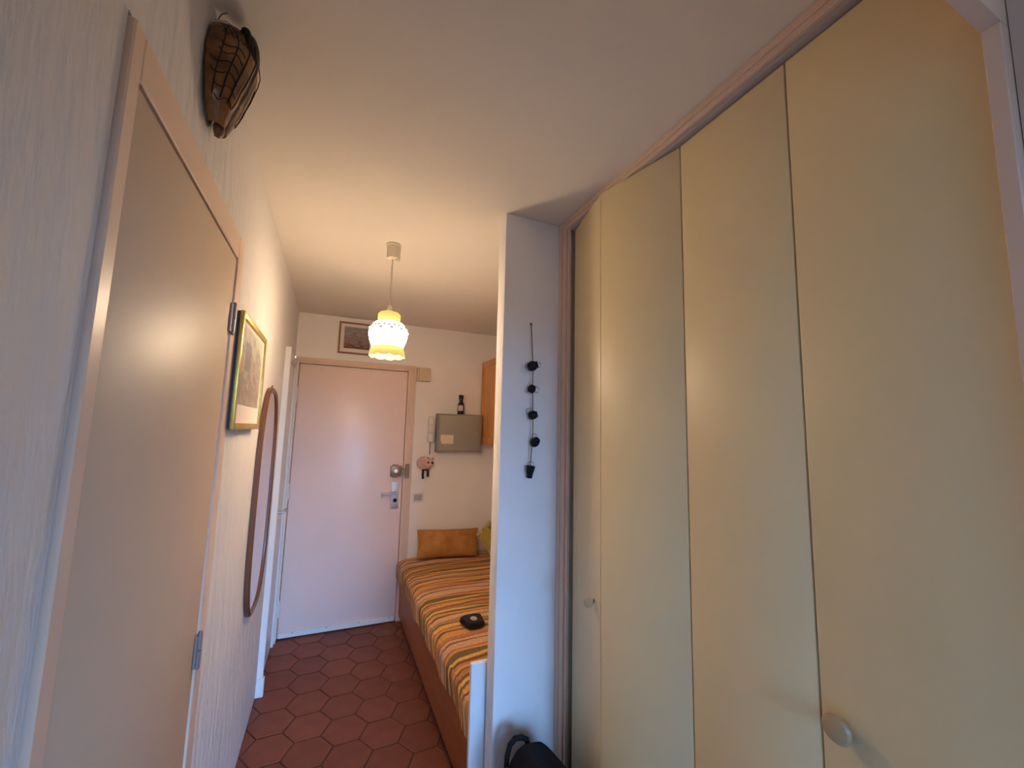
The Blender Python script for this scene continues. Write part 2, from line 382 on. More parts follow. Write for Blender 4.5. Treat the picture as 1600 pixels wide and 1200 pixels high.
# ------------------------------------------------------------------ door_1: entrance
def barrel(par, x, y, z, hgt, r, m, name='hinge', leaf=None):
    bm = B(); cyl(bm, (x, y, z), (x, y, z+hgt*.49), r, 10); cyl(bm, (x, y, z+hgt*.51), (x, y, z+hgt), r, 10)
    ellip(bm, (x, y, z+hgt), r*.9, r*.9, r*.9, 10, 6); ellip(bm, (x, y, z), r*.9, r*.9, r*.9, 10, 6)
    if leaf: box(bm, *leaf)
    return obj(name, bm, m, par)
d1 = structE('door_1', 'pale pink entrance door with rim lock and lever at the end of the corridor', (.157, D, 0))
LX0, LX1, LZ1 = -.257, .574, 2.030
bm = B(); Y0 = D-.014
box(bm, E0, LX0-.003, Y0, D+.058, 0, EZ, bev=.003); box(bm, LX1+.003, E1, Y0, D+.058, 0, EZ, bev=.003); box(bm, LX0-.003, LX1+.003, Y0, D+.058, LZ1+.004, EZ, bev=.003)
box(bm, LX1+.024, E1-.022, Y0-.005, Y0+.004, 0, EZ-.022, bev=.002)
box(bm, E0+.004, E1-.022, Y0-.005, Y0+.004, EZ-.034, EZ-.022, bev=.002)
obj('door_frame', bm, M_['trim'], d1)
leaf = obj('door_leaf', bx(LX0, LX1, D-.006, D+.034, .010, LZ1, bev=.003, seg=2), M_['entry_paint'], d1)
YF = D-.006
bm = B(); box(bm, LX0+.004, LX1-.004, YF-.012, YF-.0005, .008, .046, bev=.003); 
obj('draught_strip', bm, M_['white_gloss'], leaf, 'white draught strip along the door bottom')
for sxp in (-.16, .07, .30, .53):
    bm = B(); ellip(bm, (sxp, YF-.012, .040), .006, .004, .006, 8, 6); obj('screw', bm, M_['grey_plastic'], leaf)
for z in (1.74, 1.00, .16): barrel(d1, LX0-.004, Y0-.008, z, .11, .0075, M_['white_gloss'])
bm = B(); box(bm, .487, .552, YF-.008, YF-.0005, .885, 1.100, bev=.003, seg=2); obj('escutcheon', bm, M_['chrome'], leaf, 'steel escutcheon plate')
bm = B(); cyl(bm, (.522, YF-.006, 1.018), (.522, YF-.048, 1.018), .011, 12); tube(bm, [(.530, YF-.048, 1.018), (.49, YF-.050, 1.018), (.44, YF-.050, 1.017), (.405, YF-.046, 1.016)], .0095, 10)
obj('lever_handle', bm, M_['chrome'], leaf)
bm = B(); cyl(bm, (.522, YF-.007, .955), (.522, YF-.014, .955), .016, 16); obj('lock_cylinder', bm, M_['black_matte'], leaf, 'dark lock cylinder')
bm = B(); box(bm, .472, .558, YF-.036, YF-.0005, 1.152, 1.234, bev=.004, seg=2); box(bm, .488, .530, YF-.034, YF-.0005, 1.142, 1.246, bev=.003)
rl = obj('rim_lock', bm, M_['brass'], leaf, 'dull brass rim lock')
bm = B(); cyl(bm, (.512, YF-.034, 1.196), (.512, YF-.046, 1.196), .015, 16); obj('thumb_turn', bm, M_['bolt'], leaf, 'bright round thumb turn')
bm = B(); box(bm, .590, .622, Y0-.034, Y0-.0055, 1.138, 1.250, bev=.003); box(bm, .560, .592, Y0-.026, Y0-.006, 1.172, 1.215, bev=.002)
obj('lock_keeper', bm, M_['brass'], d1, 'brass keeper on the frame')

# ------------------------------------------------------------------ door_2: near door on the left wall
d2 = structE('door_2', 'beige glossy door in the left wall, nearest the camera', (XL, 1.05, 0))
PX = XL+.008
A0, A1, A2 = .676, 1.458, 2.104
F0, F1, FZ = .712, 1.3875, 2.030
bm = B(); box(bm, XL-.055, PX, A0, F0-.003, 0, A2, bev=.0025); box(bm, XL-.055, PX, F1+.004, A1, 0, A2, bev=.0025); box(bm, XL-.055, PX, F0-.003, F1+.004, FZ+.005, A2, bev=.0025)
obj('door_frame', bm, M_['trim'], d2)
obj('door_leaf', bx(XL-.040, PX-.004, F0, F1, .008, FZ, bev=.002, seg=2), M_['door_paint'], d2)
for z in (1.808, .905):
    barrel(d2, PX+.004, F1+.002, z, .088, .0055, M_['hinge'], leaf=(PX-.003, PX+.002, F1-.016, F1+.018, z+.004, z+.084))

# ------------------------------------------------------------------ door_3: far door on the left wall
d3 = structE('door_3', 'white narrow door in the left wall beside the entrance', (XL, 3.19, 0))
P3 = XL+.024
G0, G1, GZ = 2.946, 3.446, 1.975
bm = B(); box(bm, XL-.055, P3, 2.880, G0-.003, 0, 2.036, bev=.003); box(bm, XL-.055, P3, G1+.003, 3.508, 0, 2.036, bev=.003); box(bm, XL-.055, P3, G0-.003, G1+.003, GZ+.004, 2.036, bev=.003)
box(bm, XL-.01, P3+.008, 2.876, 2.893, 0, 2.040, bev=.003); box(bm, XL-.01, P3+.008, 3.495, 3.511, 0, 2.040, bev=.003)
obj('door_frame', bm, M_['white_gloss'], d3)
lf3 = obj('door_leaf', bx(XL-.030, XL+.010, G0, G1, .010, GZ, bev=.003), M_['white_gloss'], d3)
bm = B(); cyl(bm, (XL+.010, 2.995, 1.005), (XL+.060, 2.995, 1.005), .010, 10); tube(bm, [(XL+.058, 2.985, 1.005), (XL+.062, 3.03, 1.005), (XL+.060, 3.10, 1.003)], .009, 10)
box(bm, XL+.0095, XL+.015, 2.975, 3.015, .91, 1.09, bev=.002)
obj('lever_handle', bm, M_['chrome'], lf3)
for z in (1.70, .18): barrel(d3, P3+.004, G1+.002, z, .09, .007, M_['white_gloss'])
bm = B(); box(bm, XL, P3+.016, 2.868, 2.902, 0, .10, bev=.003); obj('plinth_block', bm, M_['white_gloss'], d3)

# ------------------------------------------------------------------ wardrobe with four folding panels
WB = .880
wd = thing('wardrobe', 'built-in wardrobe with four olive cream floor-to-ceiling folding panels along the right side', 'wardrobe', (.9, .82, 0))
bm = B()
for (x0, x1, y0, y1, z0, z1) in ((.852, .872, 1.452, 1.4765, 0, H-.0005), (.857, .875, 1.425, 1.452, 0, H-.018), (.864, .90, 1.408, 1.425, 0, H-.03)):
    box(bm, x0, x1, y0, y1, z0, z1, bev=.0015)
for (x0, x1, z0, z1) in ((.852, .872, 2.4215, H-.0005), (.856, .876, 2.4055, 2.4215)):
    box(bm, x0, x1, .2226, 1.452, z0, z1, bev=.0015)
obj('frame', bm, M_['trim'], wd, 'pinkish stepped timber frame')
obj('top_track', bx(.866, .905, .2235, 1.408, 2.3945, 2.405, bev=.001), M_['grey_plastic'], wd, 'grey top track')
obj('edge_strip', bx(.868, .880, 1.4035, 1.408, .0, 2.393), M_['alu'], wd, 'thin metal strip beside the first panel')
ib = B(); box(ib, 1.40, 1.43, .23, 1.47, 0, H-.001); box(ib, .91, 1.40, 1.44, 1.47, 0, H-.001); box(ib, .91, 1.40, .23, .25, 0, H-.001); box(ib, .905, 1.40, .25, 1.44, 2.40, H-.001)
obj('carcass', ib, M_['dark'], wd, 'dark inside of the wardrobe')
def panel(p, q):
    p, q = Vector((*p, 0)), Vector((*q, 0)); d_ = (q-p).normalized(); nrm = Vector((-d_.y, d_.x, 0))
    if nrm.x < 0: nrm = -nrm
    bm = bx(0, (q-p).length, 0, .019, .022, 2.388, bev=.002, seg=2)
    Mx = Matrix((Vector((d_.x, d_.y, 0)), nrm, Vector((0, 0, 1)))).transposed().to_4x4(); Mx.translation = p
    bmesh.ops.transform(bm, matrix=Mx, verts=bm.verts)
    return obj('folding_panel', bm, M_['panel'], wd)
FB = (.8155, 1.1255)
pn = [panel((WB, 1.392), (FB[0]+.0004, FB[1]+.002)), panel((FB[0], FB[1]-.0015), (WB, .8290)), panel((WB, .8255), (WB, .5262)), panel((WB, .5226), (WB, .2255))]
def knob(par, pos, nrm, r, hk=1.0):
    nrm = Vector(nrm).normalized(); bm = B(); prof = [(0.0001, .040), (.5*r, .0395), (.85*r, .036), (r, .029), (.92*r, .022), (.6*r, .015), (.38*r, .009), (.42*r, .003), (.5*r, -.001)]
    prof = [(a_, z_*hk) for a_, z_ in prof]
    q = Vector((0, 0, 1)).rotation_difference(nrm).to_matrix().to_4x4(); q.translation = Vector(pos)
    lathe(bm, prof, 20, q); return obj('knob', bm, M_['knob'], par)
d_ = Vector((FB[0]-WB, FB[1]-1.392, 0)).normalized(); n1 = Vector((-abs(d_.y), -abs(d_.x)*0-.23, 0))
pk = Vector((WB, 1.392, 0)).lerp(Vector((*FB, 0)), .80); knob(pn[0], (pk.x, pk.y, 1.0), (-abs(d_.y), d_.x, 0), .015)
knob(pn[3], (WB, .487, 1.034), (-1, 0, 0), .024, .75)

# ------------------------------------------------------------------ partition panel, bed, bedspread, cushions
tag(obj('end_panel', bx(.545, 1.425, 1.562, 1.582, 0, .670, bev=.0025), M_['laminate'], loc=(.98, 1.572, 0)),
    'low white laminate panel standing between the bed end and the white wall end', 'panel')
bed = thing('bed', 'single bed with reddish brown wooden side board under a striped bedspread', 'bed', (1.0, 2.57, 0))
obj('side_board', bx(.595, .622, 1.590, 3.535, .060, .372, bev=.006, seg=3), M_['bedwood'], bed)
obj('plinth', bx(.640, .660, 1.595, 3.53, 0.0, .0595), M_['dark'], bed, 'recessed plinth, its shadow gap painted dark')
for ya in (1.590, 3.513): obj('end_board', bx(.6225, 1.425, ya, ya+.022, 0, .36), M_['bedwood'], bed)
obj('mattress', bx(.6225, 1.425, 1.613, 3.512, .25, .452, bev=.03, seg=3), M_['sheet'], bed)
# bedspread surface
prof = []
for k in range(8): prof.append((.574, .352+.075*k/7*1.0))
for k in range(1, 11):
    a = pi*k/20; prof.append((.574+.060*(1-cos(a)), .427+.053*sin(a)))
for k in range(1, 25): prof.append((.634+(1.424-.634)*k/24, .480))
me_bm = B(); uvl = me_bm.loops.layers.uv.new('UVMap')
NY = 110; grid = []
arc = [0.0]
for k in range(1, len(prof)): arc.append(arc[-1]+math.hypot(prof[k][0]-prof[k-1][0], prof[k][1]-prof[k-1][1]))
for j in range(NY+1):
    y = 1.587+(3.548-1.587)*j/NY; row = []
    for k, (x, z) in enumerate(prof):
        t = min(1, arc[k]/.17)
        wv = .006*sin(y*23+x*3)*sin(y*7.3+1+x*2.2)+.0035*sin(y*61+x*9+2*sin(y*5))
        if k < 12:
            xx = x+.007*sin(y*17+1.3)*(1-t)+wv*.4-.004; zz = z+.006*sin(y*11)*(1-t)
        else: xx = x; zz = z+wv*(.35+.65*t)+.006*sin(x*9)*t
        yv = y-(1-t)*.018*(0.6+.4*sin(y*9))
        if y < 1.65 : zz -= .0
        row.append((me_bm.verts.new((xx, max(1.5865, min(3.5485, yv)), zz)), (arc[k], y)))
    grid.append(row)
for j in range(NY):
    for k in range(len(prof)-1):
        q = [grid[j][k], grid[j][k+1], grid[j+1][k+1], grid[j+1][k]]
        f = me_bm.faces.new([v for v, _ in q])
        for lp, (_, uv) in zip(f.loops, q):
            x_, y_ = uv; drop = max(0, 1-x_/.22); lp[uvl].uv = (x_, y_+.05*drop*drop)
bs = tag(obj('bedspread', me_bm, M_['bed_cloth'], loc=(1.0, 2.57, .48)), 'orange, brown and olive striped woven bedspread covering the bed', 'bedspread')
md = bs.modifiers.new('thickness', 'SOLIDIFY'); md.thickness = .006; md.offset = 1

def pillow(w_, h_, t_, p=2.6, n=26, dent=0.0):
    bm = B(); uv = bm.loops.layers.uv.new('UVMap'); sides = []
    for s in (1, -1):
        g = []
        for j in range(n+1):
            row = []
            for i in range(n+1):
                u, v = -1+2*i/n, -1+2*j/n
                th = max(0, (1-abs(u)**p)*(1-abs(v)**p))**.5
                pin = 1-.05*(u*u*v*v)
                x, z = u*w_/2*(1-.04*(1-v*v)*abs(u)**3)*1, v*h_/2*(1-.05*(1-u*u)*abs(v)**3)
                row.append((bm.verts.new((x, s*(t_/2*th+.001)+.004*sin(7*u+3*v)*th*s, z+dent*th*sin(3*u))), (u*.5+.5, v*.5+.5)))
            g.append(row)
        sides.append(g)
    for s, g in enumerate(sides):
        for j in range(n):
            for i in range(n):
                q = [g[j][i], g[j][i+1], g[j+1][i+1], g[j+1][i]]
                f = bm.faces.new([a for a, _ in q])
                for lp, (_, c_) in zip(f.loops, q): lp[uv].uv = c_
    bmesh.ops.remove_doubles(bm, verts=bm.verts, dist=.0021)
    return bm
bm = pillow(.53, .225, .12)
Mx = Matrix.Translation((.965, 3.455, .602)) @ Matrix.Rotation(radians(-14), 4, 'X') @ Matrix.Rotation(radians(2), 4, 'Y')
bmesh.ops.transform(bm, matrix=Mx, verts=bm.verts)
tag(obj('cushion', bm, M_['suede'], loc=(.955, 3.43, .49)), 'long tan suede cushion leaning on the end wall at the head of the bed', 'cushion')
bm = pillow(.265, .265, .09)
Mx = Matrix.Translation((1.284, 3.215, .690)) @ Matrix.Rotation(radians(-53), 4, 'Z') @ Matrix.Rotation(radians(-8), 4, 'X') @ Matrix.Rotation(radians(-49), 4, 'Y')
bmesh.ops.transform(bm, matrix=Mx, verts=bm.verts)
tag(obj('printed_cushion', bm, M_['cushion_print'], loc=(1.289, 3.215, .49)), 'yellow green printed cushion with pale border, propped at the alcove wall', 'cushion')
# small black purse with a pale badge and strap ends lying on the bedspread
ps = thing('black_purse', 'small black purse with pale badge and beige strap lying on the striped bedspread', 'purse', (.79, 2.29, .485))
PQ = Vector((.790, 2.252, .493))
def pq(x, y, z=0): return (PQ.x+x, PQ.y+y, PQ.z+z)
poly = [(-.052, -.060), (-.020, -.066), (.030, -.062), (.050, -.050), (.046, -.005), (.060, .055), (.020, .062), (-.035, .066), (-.050, .048), (-.070, .046), (-.074, .020), (-.054, .006)]
bm = B(); prism(bm, poly, lambda p: pq(p[0], p[1], 0), lambda p: pq(p[0]*.93, p[1]*.93, .026))
bmesh.ops.bevel(bm, geom=list(bm.edges), offset=.005, segments=2, affect='EDGES')
obj('pouch', bm, M_['black_matte'], ps)
bm = B(); ellip(bm, pq(-.002, -.004, .027), .019, .024, .006, 16, 8); obj('badge', bm, M_['pale_label'], ps, 'pale round badge')
for pts in ([pq(.056, .045, .012), pq(.075, .05, .009), pq(.10, .052, .008), pq(.15, .055, .008)], [pq(.047, -.030, .012), pq(.065, -.032, .009), pq(.085, -.036, .008)]):
    bm = B(); tube(bm, pts, .009, 8); obj('strap', bm, M_['beige_strap'], ps, 'beige strap end')

# ------------------------------------------------------------------ black travel bag at the foot of the partition
bg_ = thing('travel_bag', 'black soft travel bag with carry handle standing at the foot of the white wall end', 'bag', (.712, 1.195, 0))
bm = B(); n_ = 24; rows = []
for j, t in enumerate([0, .03, .1, .3, .55, .75, .88, .95, .99, 1.0]):
    z = .005+.490*t; k = 1 if t < .55 else math.sqrt(max(.0, 1-((t-.55)/.45)**2.3*.80)); k *= .96+.04*min(1, t*8)
    row = []
    for i in range(n_):
        a = 2*pi*i/n_; ca, sa = cos(a), sin(a); ex = .42
        row.append(bm.verts.new((.694+.110*k*math.copysign(abs(ca)**ex, ca), 1.195+.208*k**.4*math.copysign(abs(sa)**ex, sa), z+t*(.055*(.208-.208*k**.4*math.copysign(abs(sa)**ex, sa))/.416-.012*ca))))
    rows.append(row)
for j in range(len(rows)-1):
    for i in range(n_): bm.faces.new((rows[j][i], rows[j][(i+1) % n_], rows[j+1][(i+1) % n_], rows[j+1][i]))
bm.faces.new(rows[0][::-1]); bm.faces.new(rows[-1])
obj('body', bm, M_['bag'], bg_)
bm = B(); pts = [(.610, 1.365, .430), (.612, 1.365, .468), (.621, 1.365, .500), (.640, 1.365, .516), (.664, 1.365, .514), (.684, 1.365, .502), (.692, 1.365, .475)]
tube(bm, pts, .009, 8); obj('handle', bm, M_['bag_trim'], bg_, 'webbing carry handle')
bm = B(); tube(bm, [(.574, 1.33, .12), (.572, 1.33, .30), (.583, 1.33, .42), (.606, 1.33, .458)], .006, 8); obj('strap', bm, M_['bag_trim'], bg_)
bm = B(); box(bm, .597, .603, 1.335, 1.341, .425, .455, bev=.001); obj('zip_pull', bm, M_['alu'], bg_, 'bright zip pull')

# ------------------------------------------------------------------ string of little pots on the partition
hs_ = thing('pot_string', 'string of five small black pots hanging on the white wall end', 'hanging ornament', (.725, CY0, 1.36))
yq = CY0-.022
bm = B(); tube(bm, [(.722, yq+.012, 1.985), (.724, yq+.008, 1.90), (.726, yq, 1.81), (.727, yq, 1.715), (.729, yq, 1.61), (.731, yq, 1.555), (.727, yq, 1.48), (.722, yq, 1.41)], .0022, 6)
obj('cord', bm, M_['string'], hs_)
bm = B(); ellip(bm, (.722, CY0-.006, 1.985), .006, .006, .006, 8, 6); obj('nail', bm, M_['brass'], hs_)
pp = [(0.0001, -.016), (.010, -.016), (.015, -.008), (.0165, 0), (.014, .009), (.0105, .013), (.012, .0165), (.0095, .0165), (.008, .010), (0.0001, .004)]
bp_ = [(0.0001, -.026), (.0115, -.026), (.0125, -.012), (.0165, .010), (.018, .020), (.0165, .020), (.012, .004), (0.0001, -.004)]
def pot(c, prof, sc, rx, ry, loops, name='pot'):
    Mx = Matrix.Translation(c) @ Matrix.Rotation(radians(ry), 4, 'Y') @ Matrix.Rotation(radians(rx), 4, 'X') @ Matrix.Scale(sc, 4)
    bm = B(); lathe(bm, prof, 16, Mx); o = obj(name, bm, M_['black_iron'], hs_)
    for (px, pz, rr) in loops:
        bm = B(); tube(bm, [(c[0]+px+rr*cos(a*pi/8), c[1]-.004, c[2]+pz+rr*sin(a*pi/8)) for a in range(15)], .0013, 5); obj('pot_handle', bm, M_['wire'], o)
pot((.724, yq, 1.809), pp, 1.25, 20, 70, [(-.024, .0, .011), (.024, .006, .011)])
pot((.722, yq, 1.716), pp, 1.0, 15, 20, [(.020, -.002, .011)])
pot((.730, yq, 1.612), pp, 1.1, 30, 75, [(-.020, .014, .012)])
pot((.740, yq, 1.505), pp, 1.15, 60, 10, [(-.004, .024, .010)])
pot((.722, yq, 1.393), bp_, 1.0, 8, 4, [(0, .024, .013)])

# ------------------------------------------------------------------ pendant lamp
lx, ly = .220, 2.0
lp = thing('pendant_lamp', 'lit pendant lamp with opal globe shade hanging from the corridor ceiling', 'lamp', (lx, ly, H))
T = Matrix.Translation((lx, ly, 0))
bm = B(); lathe_solid(bm, [(.036, H-.0005), (.037, H-.008), (.031, H-.010), (.029, H-.060), (.026, H-.070), (.010, H-.074)], 24, T); obj('ceiling_rose', bm, M_['rose'], lp)
bm = B(); box(bm, lx+.012, lx+.034, ly-.012, ly+.012, H-.082, H-.0005, bev=.003); obj('hook_block', bm, M_['rose'], lp)
bm = B(); tube(bm, [(lx, ly, H-.074), (lx-.001, ly, 2.3), (lx, ly, 2.118)], .0042, 8); obj('cable', bm, M_['rose'], lp)
bm = B(); lathe_solid(bm, [(.009, 2.132), (.013, 2.125), (.015, 2.104), (.016, 2.085)], 16, T); obj('lamp_holder', bm, M_['rose'], lp)
def emit_mat(name, col, strength, base=(.8, .75, .6), gradient=False):
    m, N, L, b = node_mat(name, 0.25, 0.5); b.inputs['Base Color'].default_value = (*base, 1)
    b.inputs['Emission Color'].default_value = (*col, 1); b.inputs['Emission Strength'].default_value = strength
    if gradient:         # brighter beside the bulb than at the shoulder
        tc = N.new('ShaderNodeTexCoord'); sx = N.new('ShaderNodeSeparateXYZ'); L.new(tc.outputs['Object'], sx.inputs[0])
        mr = N.new('ShaderNodeMapRange'); L.new(sx.outputs['Z'], mr.inputs[0])
        mr.inputs['From Min'].default_value = 1.955-H; mr.inputs['From Max'].default_value = 2.045-H; mr.inputs['To Min'].default_value = 1.25; mr.inputs['To Max'].default_value = .35
        L.new(mnode(N, L, 'MULTIPLY', mr.outputs[0], strength), b.inputs['Emission Strength'])
    return m
glow = emit_mat('glowing_opal_glass', LAMP_COL, LAMP_GLOBE, gradient=True)
rimm = emit_mat('amber_lit_glass_rim', (1.0, .74, .22), .36, base=(.22, .17, .04))
bm = B(); lathe(bm, [(.020, 2.098), (.046, 2.097), (.053, 2.088), (.053, 2.070), (.050, 2.052)], 32, T); obj('neck_ring', bm, rimm, lp, 'yellow glass neck')
bm = B(); lathe(bm, [(.050, 2.052), (.064, 2.046), (.079, 2.030), (.088, 2.006), (.089, 1.985), (.084, 1.962), (.077, 1.945), (.073, 1.930)], 40, T); obj('shade', bm, glow, lp, 'glowing white glass globe')
pm = B()                                                # grey flower garland printed round the shoulder
for k in range(12):
    for (da, dz, rr_) in ((0, -.004, .0100), (.15, .010, .0080), (-.14, .009, .0080)):
        an = radians(30*k-88)+da; z_ = 2.012+dz
        r_ = .0888 if z_ < 2.006 else .088-(z_-2.006)/.024*.009
        n_v = Vector((cos(an), sin(an), .38 if z_ > 2.006 else .05)).normalized(); t1 = Vector((-sin(an), cos(an), 0)); t2 = n_v.cross(t1)
        c_v = Vector((lx+r_*cos(an), ly+r_*sin(an), z_))+n_v*.0040
        pm.faces.new([pm.verts.new(c_v+rr_*(cos(q*pi/4)*t1+sin(q*pi/4)*t2)) for q in range(8)])
obj('flower_print', pm, emit_mat('grey_print_on_lit_glass', (.80, .84, .95), .26, base=(.3, .3, .3)), lp, 'faint grey flower print')
bm = B(); lathe(bm, [(.073, 1.930), (.075, 1.922), (.078, 1.914), (.083, 1.900), (.084, 1.888)], 64, T,
               mod=lambda i, a, r, z: (r, z-(.007*(abs(cos(5*a))) if i == 4 else 0)+(.004*sin(10*a) if i == 3 else 0)))
o = obj('scalloped_rim', bm, rimm, lp, 'yellow scalloped glass rim')
for ob in lp.children:
    if ob.name.startswith(('shade', 'neck', 'scall')):
        s_ = ob.modifiers.new('thickness', 'SOLIDIFY'); s_.thickness = .003; s_.offset = -1
bm = B(); ellip(bm, (lx, ly, 1.995), .028, .028, .034, 20, 12); lathe(bm, [(.012, 2.085), (.013, 2.03), (.020, 2.018)], 16, T)
obj('bulb', bm, emit_mat('bulb_glow', LAMP_COL, LAMP_BULB*10), lp, 'lit bulb inside the globe')

# ------------------------------------------------------------------ pictures and mirror
def sheet(name, pts, m, parent, label=None):
    bm = B(); uv = bm.loops.layers.uv.new('UVMap'); f = bm.faces.new([bm.verts.new(p) for p in pts])
    for lp_, c_ in zip(f.loops, ((0, 0), (1, 0), (1, 1), (0, 1))): lp_[uv].uv = c_
    ob = obj(name, bm, m, parent, label, recalc=False); return ob
# gilt framed drawing on the left wall
q0, q1, z0, z1 = 1.452, 1.932, 1.530, 1.897; xf = XL+.027
gp = thing('framed_drawing', 'gilt framed grey landscape drawing on the left wall beside the near door', 'picture', (XL, (q0+q1)/2, z0))
obj('backing', bx(XL+.002, xf-.008, q0+.003, q1-.003, z0+.003, z1-.003), M_['navy'], gp, 'dark frame back')
bm = B(); fwid = .021
for (a, b2, c, d) in ((q0, q0+fwid, z0, z1), (q1-fwid, q1, z0, z1), (q0+fwid, q1-fwid, z0, z0+fwid), (q0+fwid, q1-fwid, z1-fwid, z1)): box(bm, xf-.012, xf, a, b2, c, d, bev=.003, seg=2)
obj('frame', bm, M_['gold'], gp)
obj('mount', bx(xf-.010, xf-.007, q0+fwid-.002, q1-fwid+.002, z0+fwid-.002, z1-fwid+.002), M_['mount'], gp, 'cream mount')
sheet('drawing', [(xf-.0062, q0+.055, z0+.080), (xf-.0062, q1-.055, z0+.080), (xf-.0062, q1-.055, z1-.035), (xf-.0062, q0+.055, z1-.035)], M_['drawing'], gp)
# small print over the entrance door
p2 = thing('framed_print', 'small wood framed harbour print over the entrance door, half behind the lamp', 'picture', (.145, D, 2.142))
x0, x1, z0, z1 = .006, .286, 2.142, 2.404; yf = D-.020
bm = B(); fwid = .013
for (a, b2, c, d) in ((x0, x0+fwid, z0, z1), (x1-fwid, x1, z0, z1), (x0+fwid, x1-fwid, z0, z0+fwid), (x0+fwid, x1-fwid, z1-fwid, z1)): box(bm, a, b2, yf, D-.0008, c, d, bev=.002)
obj('frame', bm, M_['frame_wood'], p2)
obj('mount', bx(x0+fwid-.001, x1-fwid+.001, yf+.007, yf+.010, z0+fwid-.001, z1-fwid+.001), M_['mount'], p2)
sheet('print', [(x0+.040, yf+.0064, z0+.044), (x1-.040, yf+.0064, z0+.044), (x1-.040, yf+.0064, z1-.038), (x0+.040, yf+.0064, z1-.038)], M_['harbour'], p2)
# tall wood framed mirror
mr_ = thing('oval_mirror', 'tall narrow mirror with rounded reddish brown wooden frame on the left wall', 'mirror', (XL, 2.35, .675))
def sup(cy, cz, hw, hh, e_, n=64): 
    o = []
    for k in range(n):
        a = 2*pi*k/n; ca, sa = cos(a), sin(a)
        o.append((cy+hw*math.copysign(abs(ca)**(2/e_), ca), cz+hh*math.copysign(abs(sa)**(2/e_), sa)))
    return o
cyM, czM = 2.352, 1.203
o_ = sup(cyM, czM, .262, .528, 3.0); i_ = sup(cyM, czM, .238, .504, 3.0); m_ = sup(cyM, czM, .252, .518, 3.0)
bm = B(); rings = []
for lst, x in ((o_, XL+.0015), (o_, XL+.017), (m_, XL+.023), (i_, XL+.018), (i_, XL+.012)): rings.append([bm.verts.new((x, p[0], p[1])) for p in lst])
for a in range(4):
    for k in range(64): bm.faces.new((rings[a][k], rings[a][(k+1) % 64], rings[a+1][(k+1) % 64], rings[a+1][k]))
obj('frame', bm, M_['mirror_wood'], mr_)
bm = B(); i2 = sup(cyM, czM, .2375, .5035, 3.0); prism(bm, i2, lambda p: (XL+.004, p[0], p[1]), lambda p: (XL+.014, p[0], p[1])); obj('glass', bm, M_['mirror'], mr_, 'mirror glass')
bm = B(); tube(bm, [(XL+.004, cyM-.02, czM+.525), (XL+.010, cyM, czM+.540), (XL+.004, cyM+.02, czM+.525)], .003, 6); obj('hanger', bm, M_['brass'], mr_)

# ------------------------------------------------------------------ ceramic cicada on the left wall
cc = thing('ceramic_cicada', 'brown glazed ceramic cicada wall ornament high on the left wall', 'wall ornament', (XL, 1.02, 2.17))
CYc, ZT, ZB = 1.02, 2.418, 2.186
def lerp_tab(tab, t):
    t = max(tab[0][0], min(tab[-1][0], t))
    for (a, va), (b_, vb_) in zip(tab, tab[1:]):
        if t <= b_:
            f = (t-a)/(b_-a); f = f*f*(3-2*f)*.4+f*.6; return va+(vb_-va)*f
def cdepth(t): return lerp_tab([(0, .054), (.12, .068), (.3, .073), (.5, .062), (.7, .046), (.88, .030), (1.05, .016)], t)
def cwid(t): return lerp_tab([(0, .040), (.15, .055), (.4, .068), (.6, .066), (.8, .054), (.95, .030), (1.05, .012)], t)
def cpt(th, t, off=0.0):
    d_, w_ = cdepth(t)+off, cwid(t)+off
    lift = .012*max(0, t-.55); top = max(0, 1-t*4)
    return Vector((XL+.003+lift+d_*cos(th), CYc+w_*sin(th), ZT+(ZB-ZT)*t-.020*top*(1-cos(th))))
def cpatch(th0, th1, t0, t1, off, nu=12, nv=18):
    bm = B(); g = [[bm.verts.new(cpt(th0+(th1-th0)*i/nu, t0+(t1-t0)*j/nv, off(i/nu, j/nv))) for i in range(nu+1)] for j in range(nv+1)]
    for j in range(nv):
        for i in range(nu): bm.faces.new((g[j][i], g[j][i+1], g[j+1][i+1], g[j+1][i]))
    return bm
m, N, L, b = node_mat('amber_brown_glaze', 0.18, 0.6)
tc = N.new('ShaderNodeTexCoord'); nz = N.new('ShaderNodeTexNoise'); nz.inputs['Scale'].default_value = 14; nz.inputs['Detail'].default_value = 4; L.new(tc.outputs['Object'], nz.inputs['Vector'])
rp = N.new('ShaderNodeValToRGB'); L.new(nz.outputs['Fac'], rp.inputs[0]); rp.color_ramp.elements[0].position = .38; rp.color_ramp.elements[0].color = (.075, .022, .006, 1)
rp.color_ramp.elements[1].position = .62; rp.color_ramp.elements[1].color = (.25, .105, .025, 1); L.new(rp.outputs[0], b.inputs['Base Color'])
amber = m
